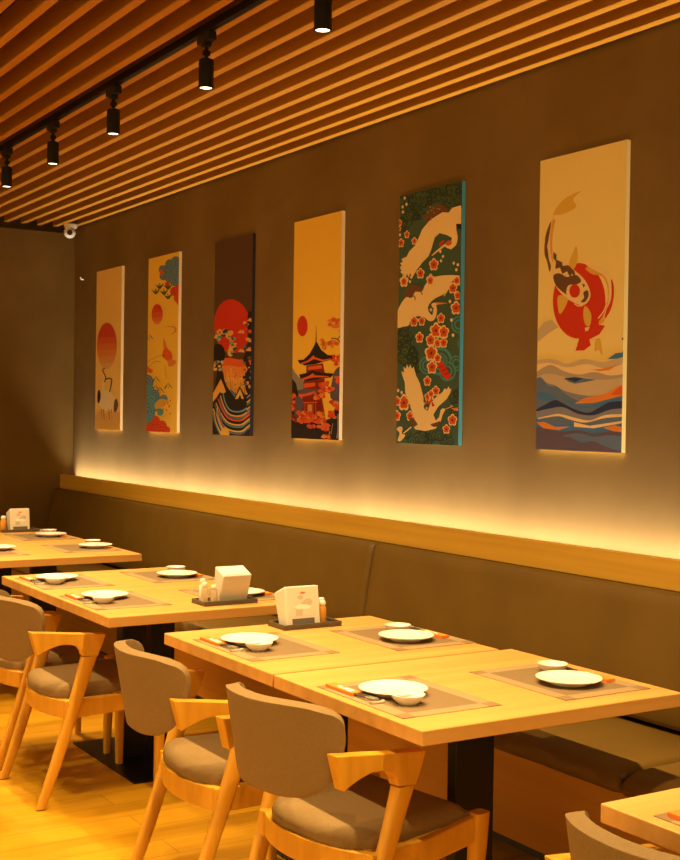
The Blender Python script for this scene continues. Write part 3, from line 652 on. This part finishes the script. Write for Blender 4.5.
# 3: dark print, big red sun, pine and striped waves
A = Art(6.690, 6.215, [(214.2, 245), (251, 231), (250, 437), (212.6, 435.7)], 'brown', 'black').frame(5.727, 205, 290)
A.ell('red', 152, 212, 104, 156, 48)
for k, ink in enumerate(['vermilion', 'vermilion', 'orange', 'orange', 'sun4', 'amber', 'ochre', 'ochre', 'amber', 'ochre']):
    y = 395+k*22; A.poly(ink, [(96, y+4), (140, y-3), (190, y+5), (250, y-2), (250, y+28), (96, y+28)])
for k in range(9):
    x = 124+k*13; A.line('vermilion' if k % 2 else 'brownink', [(x, 600), (x+random.uniform(-5, 5), 560-random.uniform(0, 30)), (x+random.uniform(-9, 9), 500-random.uniform(0, 30))], (4, 1))
for i in range(40): A.cyc(i, 10); A.ell(random.choice(['amber', 'yellow', 'sun4', 'vermilion']), random.uniform(118, 245), random.uniform(455, 575), random.uniform(4, 9), random.uniform(3, 7), 8)
A.end()
A.poly('black', [(104, 470), (112, 520), (130, 570), (150, 600), (285, 600), (285, 640), (90, 640)])
A.poly('slate', [(120, 590), (150, 572), (172, 590), (178, 620), (130, 620)])
# right hand rocks and blossoms
A.poly('black', [(240, 140), (262, 120), (275, 150), (282, 560), (240, 590), (228, 520), (240, 450), (216, 400), (240, 330)], sm=3)
for i in range(34): A.cyc(i, 10); A.ell(random.choice(['black', 'slate', 'amber', 'brownink', 'sun5', 'vermilion']), random.uniform(222, 268), random.uniform(180, 560), random.uniform(5, 13), random.uniform(4, 11), 10)
A.end()
for cx, cy in ((256, 165), (262, 285), (250, 338), (206, 348), (205, 238)): A.poly('sun5', [(cx-20, cy+9), (cx-10, cy-3), (cx-3, cy-12), (cx+4, cy-3), (cx+10, cy-14), (cx+20, cy+9)])
# pine at the left
A.poly('black', [(50, 330), (90, 320), (112, 350), (112, 400), (94, 430), (110, 520), (110, 560), (60, 560), (70, 470), (50, 420)], sm=4)
for i in range(80):
    A.cyc(i, 14); a = random.uniform(-2.7, 0.9); rr = random.uniform(0.55, 1.0)
    A.ell(random.choice(['sun5', 'sky', 'yellow', 'dkteal', 'aqua', 'amber']), 112+66*rr*math.cos(a), 318+92*rr*math.sin(a), random.uniform(7, 14), random.uniform(5, 11), 9)
A.end()
for i in range(16): A.cyc(i, 10); A.ell(random.choice(['amber', 'sky', 'sun5', 'green']), random.uniform(48, 104), random.uniform(405, 465), 9, 8, 9)
A.end()
# ground of striped waves
A.poly('black', [(40, 590), (80, 520), (98, 516), (150, 590), (172, 620), (200, 552), (232, 610), (285, 580), (285, 860), (40, 860)])
A.poly('amber', [(44, 600), (92, 516), (110, 556), (122, 590), (104, 600), (86, 592), (70, 618), (44, 650)])
A.poly('yellow', [(174, 628), (202, 568), (224, 626)]); A.poly('black', [(190, 628), (202, 600), (212, 628)])
for k in range(12):
    o_ = k*19; ink = ['sky', 'black', 'amber', 'slate', 'vermilion', 'black', 'sun5', 'aqua', 'black', 'yellow', 'slate', 'black'][k]
    A.line(ink, [(104-o_*0.36, 590+o_*0.55), (118-o_*0.22, 650+o_*0.55), (150-o_*0.12, 695+o_*0.62), (205, 700+o_*0.68), (250, 672+o_*0.66), (290, 640+o_*0.66)], (5, 13))
for k in range(7): A.line(['sky', 'black', 'sun5', 'aqua', 'black', 'amber', 'slate'][k], [(240, 640+k*14-20), (262, 618+k*14-20), (290, 590+k*14-16)], 8)
for k in range(7): A.line(['aqua', 'amber', 'black', 'sky', 'yellow', 'red', 'slate'][k], [(44+k*7, 690-k*2), (56+k*7, 760), (90+k*8, 835)], (3, 8))
scales(A, 'yellow', 'amber', 118, 826, 32)
A.done('dark canvas print of a large red sun, pine and striped waves')

# 4: pagoda
A = Art(5.745, 5.270, [(293.7, 222), (342, 211), (340.5, 439.7), (291, 439)], 'gold', 'pale').frame(6.37, 285, 310)
A.ell('red', 112, 102, 35, 66, 40)
A.poly('grey', [(38, 370), (62, 400), (100, 440), (160, 480), (160, 560), (38, 560)])
A.line('black', [(204, 100), (204, 205)], (1.5, 7), 0)
A.poly('black', [(204, 195), (216, 215), (240, 255), (280, 285), (322, 288), (310, 312), (250, 330), (200, 345), (130, 355), (92, 340), (80, 320), (120, 318), (160, 280), (190, 230)])
A.poly('vermilion', [(96, 342), (150, 322), (188, 288), (196, 300), (250, 316), (300, 306), (302, 312), (246, 328), (192, 312), (150, 334), (104, 350)])
A.poly('dkred', [(140, 356), (250, 338), (262, 400), (140, 410)]); A.poly('vermilion', [(150, 362), (240, 350), (244, 372), (150, 384)])
A.poly('black', [(90, 414), (140, 402), (180, 386), (240, 398), (326, 404), (300, 428), (230, 440), (140, 460), (100, 440)])
A.poly('vermilion', [(104, 440), (160, 420), (184, 402), (196, 416), (290, 420), (286, 428), (194, 430), (160, 436), (112, 452)])
A.poly('dkred', [(120, 456), (262, 436), (262, 560), (120, 560)])
A.poly('vermilion', [(122, 470), (200, 462), (200, 486), (122, 500)])
A.poly('plum', [(56, 520), (110, 508), (216, 502), (220, 524), (150, 556), (100, 560), (64, 545)])
A.poly('vermilion', [(70, 540), (130, 536), (200, 516), (204, 524), (140, 554), (80, 556)])
A.poly('dkred', [(112, 556), (240, 530), (270, 700), (100, 720)])
A.poly('black', [(36, 440), (70, 470), (100, 600), (88, 700), (200, 720), (300, 690), (378, 560), (382, 830), (36, 830)])
for k in range(5): A.line('vermilion', [(132+k*18, 590), (132+k*18, 672)], 4, 0)
A.line('vermilion', [(120, 592), (214, 588)], 6, 0); A.poly('ochre', [(152, 604), (180, 602), (180, 660), (152, 662)])
A.poly('plum', [(62, 560), (110, 566), (120, 620), (96, 660), (88, 700), (60, 690)], sm=3)
def foliage(cx, cy, w_, h_, n, inks):
    for i in range(n): A.cyc(i, 10); A.ell(random.choice(inks), cx+random.uniform(-w_, w_), cy+random.uniform(-h_, h_), random.uniform(9, 20), random.uniform(8, 16), 9)
    A.end()
FR = ['vermilion', 'vermilion', 'sunr', 'orange', 'red']
A.line('black', [(300, 180), (340, 185), (378, 240), (372, 300), (350, 400)], (5, 12)); A.line('black', [(340, 190), (360, 160)], 5)
foliage(322, 85, 36, 26, 16, ['orange', 'vermilion', 'sun4']); foliage(290, 215, 50, 26, 20, ['orange', 'vermilion', 'sun4']); foliage(350, 315, 32, 30, 14, FR); foliage(365, 120, 10, 40, 6, ['sun4', 'sun5'])
A.poly('plum', [(330, 380), (376, 366), (380, 560), (300, 560), (312, 440)], sm=3)
foliage(360, 445, 24, 24, 14, FR); foliage(270, 490, 40, 30, 20, FR); foliage(232, 540, 30, 30, 14, FR); foliage(345, 610, 36, 26, 18, FR); foliage(50, 590, 12, 50, 10, ['sunr', 'vermilion', 'dkred']); foliage(52, 705, 16, 24, 8, ['sunr', 'dkred'])
foliage(128, 690, 40, 34, 26, FR); foliage(215, 700, 60, 22, 26, FR); foliage(180, 668, 70, 10, 14, FR); foliage(315, 665, 18, 18, 8, FR); foliage(268, 745, 26, 16, 10, FR); foliage(170, 744, 14, 5, 5, FR); foliage(215, 770, 12, 5, 5, FR); foliage(275, 806, 22, 18, 8, ['orange', 'vermilion', 'dkred'])
A.poly('black', [(36, 700), (90, 730), (130, 726), (170, 712), (240, 732), (240, 790), (36, 790)]); foliage(190, 742, 40, 4, 6, FR); foliage(140, 706, 36, 10, 10, FR)
A.line('grey', [(350, 660), (352, 760), (345, 815)], 10); A.line('grey', [(318, 720), (306, 790)], 5); A.line('orange', [(300, 770), (285, 830)], 5)
A.done('gold canvas print of a pagoda with orange trees')

# 5: three white cranes on teal
A = Art(4.765, 4.295, [(398.7, 194.9), (458.5, 184), (457.5, 446.5), (397.7, 446)], 'teal', 'aqua').frame(7.82, 390, 180)
def clump(cx, cy, w_, h_, n):
    for i in range(n):
        x, y = cx+random.uniform(-w_, w_), cy+random.uniform(-h_, h_); r_ = random.uniform(16, 30)
        for q, (ink, dy, sz, sy_, m) in enumerate((('dkteal', 0, 0.8, 1.0, 14), (random.choice(['green', 'teal', 'dkteal']), -3, 0.62, 0.78, 12), ('dkteal', 2, 0.40, 0.5, 10), ('green', 2, 0.22, 0.3, 8))):
            A.cyc(i*4+q, 24); A.ell(ink, x, y+dy, r_*sz, r_*sy_, m)
    A.end()
clump(300, 150, 250, 80, 80); clump(180, 260, 110, 110, 40); clump(140, 330, 60, 60, 10); clump(470, 120, 90, 80, 24)
A.poly('teal', [(170, 350), (250, 310), (300, 330), (230, 430), (70, 560), (60, 480)], sm=3)
A.frame(5.06, 390, 280); clump(70, 330, 40, 80, 34); clump(120, 410, 60, 50, 12); clump(190, 810, 120, 26, 24); clump(330, 640, 20, 60, 10)
for cx, cy, rr in ((340, 235, 44), (255, 420, 72), (190, 440, 46), (330, 430, 40), (350, 330, 20), (290, 470, 50)):
    for k in range(4): A.ell('aqua' if k % 2 == 0 else 'teal', cx, cy, rr*(1-0.2*k)*0.8, rr*(1-0.2*k), 26); 
for k in range(3): A.ell('teal', 255, 420, (40-12*k), 50-14*k, 24); A.ell('aqua', 255, 420, 36-12*k, 45-14*k, 24)
A.frame(7.82, 390, 180)
# crane one (upper)
A.poly('brownink', [(270, 330), (262, 280), (320, 225), (370, 200), (420, 225), (445, 270), (360, 290), (340, 310), (300, 340)], sm=3)
for i in range(14): A.ell('ochre', random.uniform(285, 410), random.uniform(215, 310), 5, 4, 7)
A.poly('white', [(445, 272), (470, 238), (530, 222), (580, 240), (582, 400), (560, 372), (505, 362), (500, 400), (512, 470), (500, 530), (465, 560), (430, 545), (424, 528), (460, 520), (470, 470), (430, 445), (380, 428), (345, 460), (318, 560), (300, 605), (255, 650), (210, 710), (176, 770), (158, 730), (150, 768), (132, 735), (128, 760), (104, 735), (108, 752), (80, 718), (90, 712), (76, 680), (92, 672), (78, 650), (100, 640), (88, 618), (130, 600), (150, 560), (200, 510), (230, 440), (250, 390), (300, 330), (350, 295), (400, 266)])
A.poly('black', [(500, 366), (560, 372), (582, 400), (582, 425), (540, 408), (512, 400)], sm=3)
A.poly('white', [(432, 505), (400, 528), (345, 575), (322, 600), (328, 604), (372, 570), (412, 540), (440, 530)]); A.poly('vermilion', [(424, 510), (445, 490), (470, 500), (462, 525), (436, 530)], sm=3); A.poly('red', [(378, 510), (405, 486), (418, 494), (385, 530)], sm=3)
A.line('white', [(455, 545), (490, 520), (500, 470)], 24)
# flowers of the upper half
for cx, cy, rr in ((130, 425, 30), (84, 490, 36), (340, 672, 48), (240, 738, 42), (112, 795, 48), (568, 712, 36), (190, 480, 30), (318, 790, 44), (72, 330, 26), (70, 375, 20), (516, 810, 36)): A.flower(cx, cy, rr)
for cx, cy in ((110, 135), (125, 185), (94, 205), (97, 245), (76, 425), (388, 572), (408, 612), (394, 645), (486, 668), (515, 682), (505, 720), (170, 765), (160, 800)): A.ell('white', cx, cy, 9, 13, 10)
A.poly('pale', [(540, 606), (580, 596), (580, 612)])
A.frame(5.06, 390, 280)
# crane two (middle)
A.poly('brownink', [(70, 95), (75, 60), (110, 28), (150, 35), (170, 70), (130, 100), (110, 92), (80, 120)], sm=3)
A.poly('white', [(40, 170), (55, 130), (85, 90), (110, 95), (135, 60), (165, 62), (180, 30), (215, -5), (280, -15), (345, -8), (310, 15), (300, 40), (270, 80), (230, 100), (200, 130), (196, 160), (215, 185), (220, 165), (225, 140), (238, 150), (236, 185), (222, 212), (200, 214), (175, 195), (140, 190), (110, 205), (100, 235), (70, 242), (40, 244)], sm=3)
A.line('brownink', [(112, 92), (125, 85), (132, 105)], 5); A.line('brownink', [(135, 62), (160, 65), (165, 80)], 5)
A.poly('orange', [(215, 124), (240, 120), (290, 126), (250, 132), (220, 136)]); A.poly('white', [(212, 128), (232, 124), (234, 146), (216, 146)], sm=3)
A.line('pale', [(270, 90), (300, 40)], 5)
# red lacquer tail and blossoms
A.poly('red', [(240, 430), (266, 418), (312, 500), (286, 512), (262, 485)])
for k in range(3): A.line('dkred', [(250+k*14, 452+k*18), (274+k*14, 440+k*18)], 4, 0)
for cx, cy, rr in ((72, 10, 24), (126, 215, 28), (165, 215, 24), (155, 298, 28), (196, 520, 26), (312, 52, 28), (334, 90, 22), (328, 152, 34), (362, 138, 24), (258, 202, 26), (330, 14, 22), (205, 10, 24),
                   (235, 264, 40), (272, 272, 34), (210, 312, 32), (243, 328, 24), (272, 326, 26), (213, 378, 42), (244, 404, 24), (218, 450, 34), (80, 632, 42), (45, 625, 26), (44, 700, 28), (112, 700, 26), (238, 570, 26), (318, 715, 30), (290, 762, 24), (200, 600, 22), (215, 585, 20)): A.flower(cx, cy, rr)
for cx, cy in ((300, 118), (308, 212), (316, 288), (210, 158), (50, 570), (68, 580), (340, 660)): A.ell('white', cx, cy, 6, 9, 10)
# crane three (lower)
A.poly('white', [(70, 490), (66, 470), (80, 478), (76, 448), (90, 458), (92, 434), (104, 455), (110, 436), (120, 458), (128, 446), (140, 490), (160, 530), (178, 600), (182, 660), (200, 672), (215, 630), (240, 600), (270, 575), (280, 555), (290, 562), (298, 545), (304, 560), (312, 556), (306, 580), (290, 610), (250, 650), (228, 690), (240, 720), (256, 700), (262, 665), (280, 650), (310, 640), (322, 646), (285, 662), (272, 690), (262, 730), (240, 760), (190, 775), (140, 768), (122, 740), (135, 720), (110, 640), (86, 580), (84, 530)])
A.poly('brownink', [(108, 712), (130, 708), (152, 742), (134, 756), (118, 740)]); A.poly('brownink', [(215, 740), (240, 730), (262, 722), (256, 745), (230, 752)], sm=3)
A.poly('brownink', [(268, 655), (300, 642), (318, 644), (284, 660)]); A.poly('orange', [(310, 655), (345, 652), (370, 660), (330, 668)])
for i in range(14): A.cyc(i, 10); A.ell(random.choice(['red', 'vermilion', 'white']), random.uniform(178, 232), random.uniform(580, 660), 5, 7, 8)
A.end()
A.poly('pale', [(44, 770), (60, 755), (76, 762), (72, 790), (90, 800), (66, 830), (50, 826), (60, 790)], sm=3); A.line('white', [(80, 790), (120, 756)], 6)
A.done('teal canvas print of three white cranes and red blossoms')

# 6: koi, red sun and layered blue mountains
A = Art(3.790, 3.318, [(536.9, 163.8), (622, 142), (623, 452), (538.4, 451.6)], 'cream', 'cream').frame(4.305, 530, 180)
A.ell('red', 212, 526, 112, 162, 56)
A.poly('yellow', [(92, 165), (110, 125), (150, 85), (214, 55), (180, 90), (194, 125), (140, 155), (105, 160)], sm=3)
A.poly('yellow', [(168, 365), (184, 320), (198, 290), (205, 330), (200, 370), (184, 392)], sm=3)
A.poly('pale', [(84, 185), (98, 160), (104, 185), (90, 240), (92, 300), (120, 350), (160, 372), (205, 405), (240, 440), (262, 490), (255, 525), (230, 545), (195, 535), (150, 510), (115, 470), (95, 430), (85, 390), (64, 330), (60, 260)], sm=3)
A.poly('brownink', [(84, 188), (80, 230), (70, 290), (64, 300), (58, 270), (66, 230)], sm=3); A.poly('brownink', [(58, 280), (70, 300), (78, 350), (88, 380), (82, 405), (70, 360), (58, 330)], sm=3)
A.line('amber', [(98, 180), (88, 240), (88, 310), (96, 360)], (14, 6))
A.poly('brownink', [(98, 318), (112, 330), (112, 352), (138, 362), (140, 378), (165, 374), (192, 398), (198, 425), (180, 410), (176, 430), (160, 400), (140, 412), (128, 385), (108, 392), (110, 360), (98, 345)])
A.poly('brownink', [(100, 420), (128, 410), (160, 425), (200, 415), (222, 440), (205, 455), (168, 460), (158, 490), (160, 500), (130, 480), (108, 455)], sm=3)
A.poly('brownink', [(226, 450), (240, 458), (232, 470)]); A.poly('brownink', [(232, 490), (250, 480), (254, 505), (240, 530), (222, 530), (236, 512)], sm=3)
A.ell('red', 195, 484, 23, 29)
A.poly('yellow', [(124, 505), (164, 515), (160, 545), (134, 585), (122, 550)], sm=3); A.poly('yellow', [(238, 548), (256, 560), (268, 590), (262, 632), (244, 628), (234, 590)], sm=3)
A.line('pale', [(195, 538), (212, 548), (232, 545)], 5)
A.poly('amber', [(238, 385), (290, 375), (325, 400), (345, 445), (348, 510), (340, 560), (322, 610), (300, 625), (305, 590), (330, 530), (332, 470), (310, 420), (270, 412)], sm=3)
A.poly('pale', [(240, 370), (300, 378), (340, 410), (350, 470), (346, 540), (325, 600), (318, 590), (336, 530), (336, 460), (318, 418), (280, 395)], sm=3)
A.poly('red', [(345, 430), (356, 455), (357, 510), (345, 565), (322, 600), (330, 560), (346, 520), (348, 470)], sm=3)
A.poly('red', [(328, 530), (320, 575), (300, 610), (282, 600), (300, 580), (318, 545)], sm=3); A.line('pale', [(335, 500), (322, 560), (296, 600)], 5)
A.poly('red', [(218, 690), (232, 660), (252, 655), (262, 630), (290, 625), (325, 630), (302, 668), (280, 680), (262, 690), (268, 715), (240, 738), (204, 740)])
A.poly('pale', [(192, 735), (206, 705), (212, 716), (202, 742), (216, 748), (200, 748)]); A.poly('pale', [(242, 640), (262, 636), (256, 652), (244, 656)])
A.poly('pale', [(262, 690), (298, 680), (302, 690), (272, 696)]); A.poly('yellow', [(288, 690), (308, 690), (316, 755), (300, 735), (284, 740)], sm=3)
A.frame(2.606, 520, 130)
def range_(ink, pts): A.poly(ink, smooth(pts, 4, False)+[(290, 845), (40, 845)])
A.poly('haze', [(44, 528), (64, 506), (84, 499), (104, 518), (84, 530), (60, 548), (44, 560)])
range_('haze', [(40, 606), (70, 602), (100, 604), (130, 612), (170, 600), (220, 606), (250, 596), (290, 590)])
range_('pale', [(40, 618), (80, 612), (130, 622), (180, 612), (230, 622), (290, 600)])
range_('haze2', [(40, 640), (70, 622), (90, 618), (120, 632), (160, 640), (200, 632), (240, 640), (290, 630)])
A.poly('blue', [(230, 598), (250, 582), (265, 580), (285, 572), (285, 590), (255, 596)]); A.poly('orange', [(192, 626), (215, 624), (240, 616), (254, 612), (236, 626), (212, 630)])
range_('haze', [(40, 652), (80, 640), (130, 648), (170, 645), (220, 652), (290, 640)])
A.poly('slate', [(120, 652), (150, 646), (185, 650), (204, 652), (180, 658), (150, 664), (135, 660)]); A.poly('navy', [(122, 650), (150, 648), (170, 650), (150, 660)])
range_('dusk', [(40, 655), (58, 650), (75, 664), (98, 670), (120, 682), (150, 690), (190, 694), (230, 690), (290, 670)])
range_('slate', [(40, 660), (58, 652), (80, 672), (104, 674), (124, 690), (160, 708), (200, 705), (250, 690), (290, 680)])
A.poly('orange', [(150, 716), (180, 698), (205, 694), (230, 686), (262, 664), (285, 664), (285, 690), (240, 700), (200, 712)]); A.poly('vermilion', [(240, 690), (262, 668), (285, 666), (285, 688)])
range_('blue', [(40, 688), (70, 690), (100, 700), (130, 706), (165, 720), (200, 716), (240, 700), (290, 694)])
range_('slate', [(40, 700), (80, 712), (110, 702), (140, 716), (170, 726), (210, 722), (250, 712), (290, 702)])
range_('navy', [(40, 738), (70, 722), (98, 708), (120, 716), (150, 730), (186, 738), (215, 722), (240, 708), (290, 704)])
range_('dusk', [(40, 742), (80, 732), (120, 726), (160, 742), (200, 744), (240, 728), (290, 722)])
range_('pale', [(40, 760), (80, 750), (110, 744), (150, 752), (190, 758), (230, 742), (290, 738)])
range_('slate', [(40, 764), (70, 756), (110, 750), (140, 758), (180, 764), (230, 750), (290, 744)])
range_('blue', [(40, 752), (70, 766), (110, 772), (160, 768), (200, 770), (240, 762), (290, 758)])
A.poly('orange', [(48, 768), (70, 766), (100, 778), (140, 776), (110, 786), (70, 784)]); A.poly('orange', [(224, 776), (250, 768), (285, 772), (285, 786), (250, 784)]); A.poly('pale', [(150, 764), (190, 772), (280, 756), (280, 762), (200, 778), (150, 776)])
range_('plum', [(40, 780), (80, 784), (120, 790), (160, 784), (200, 792), (240, 784), (290, 788)])
range_('slate', [(120, 800), (160, 792), (200, 800), (240, 794), (290, 798)])
range_('plum', [(40, 778), (70, 790), (110, 800), (140, 804), (170, 816), (200, 812), (230, 824), (262, 834), (290, 838)])
A.frame(4.305, 530, 180); A.ell('plum', 397, 684, 5, 5, 8)
A.done('cream canvas print of a koi circling a red sun above blue mountains')
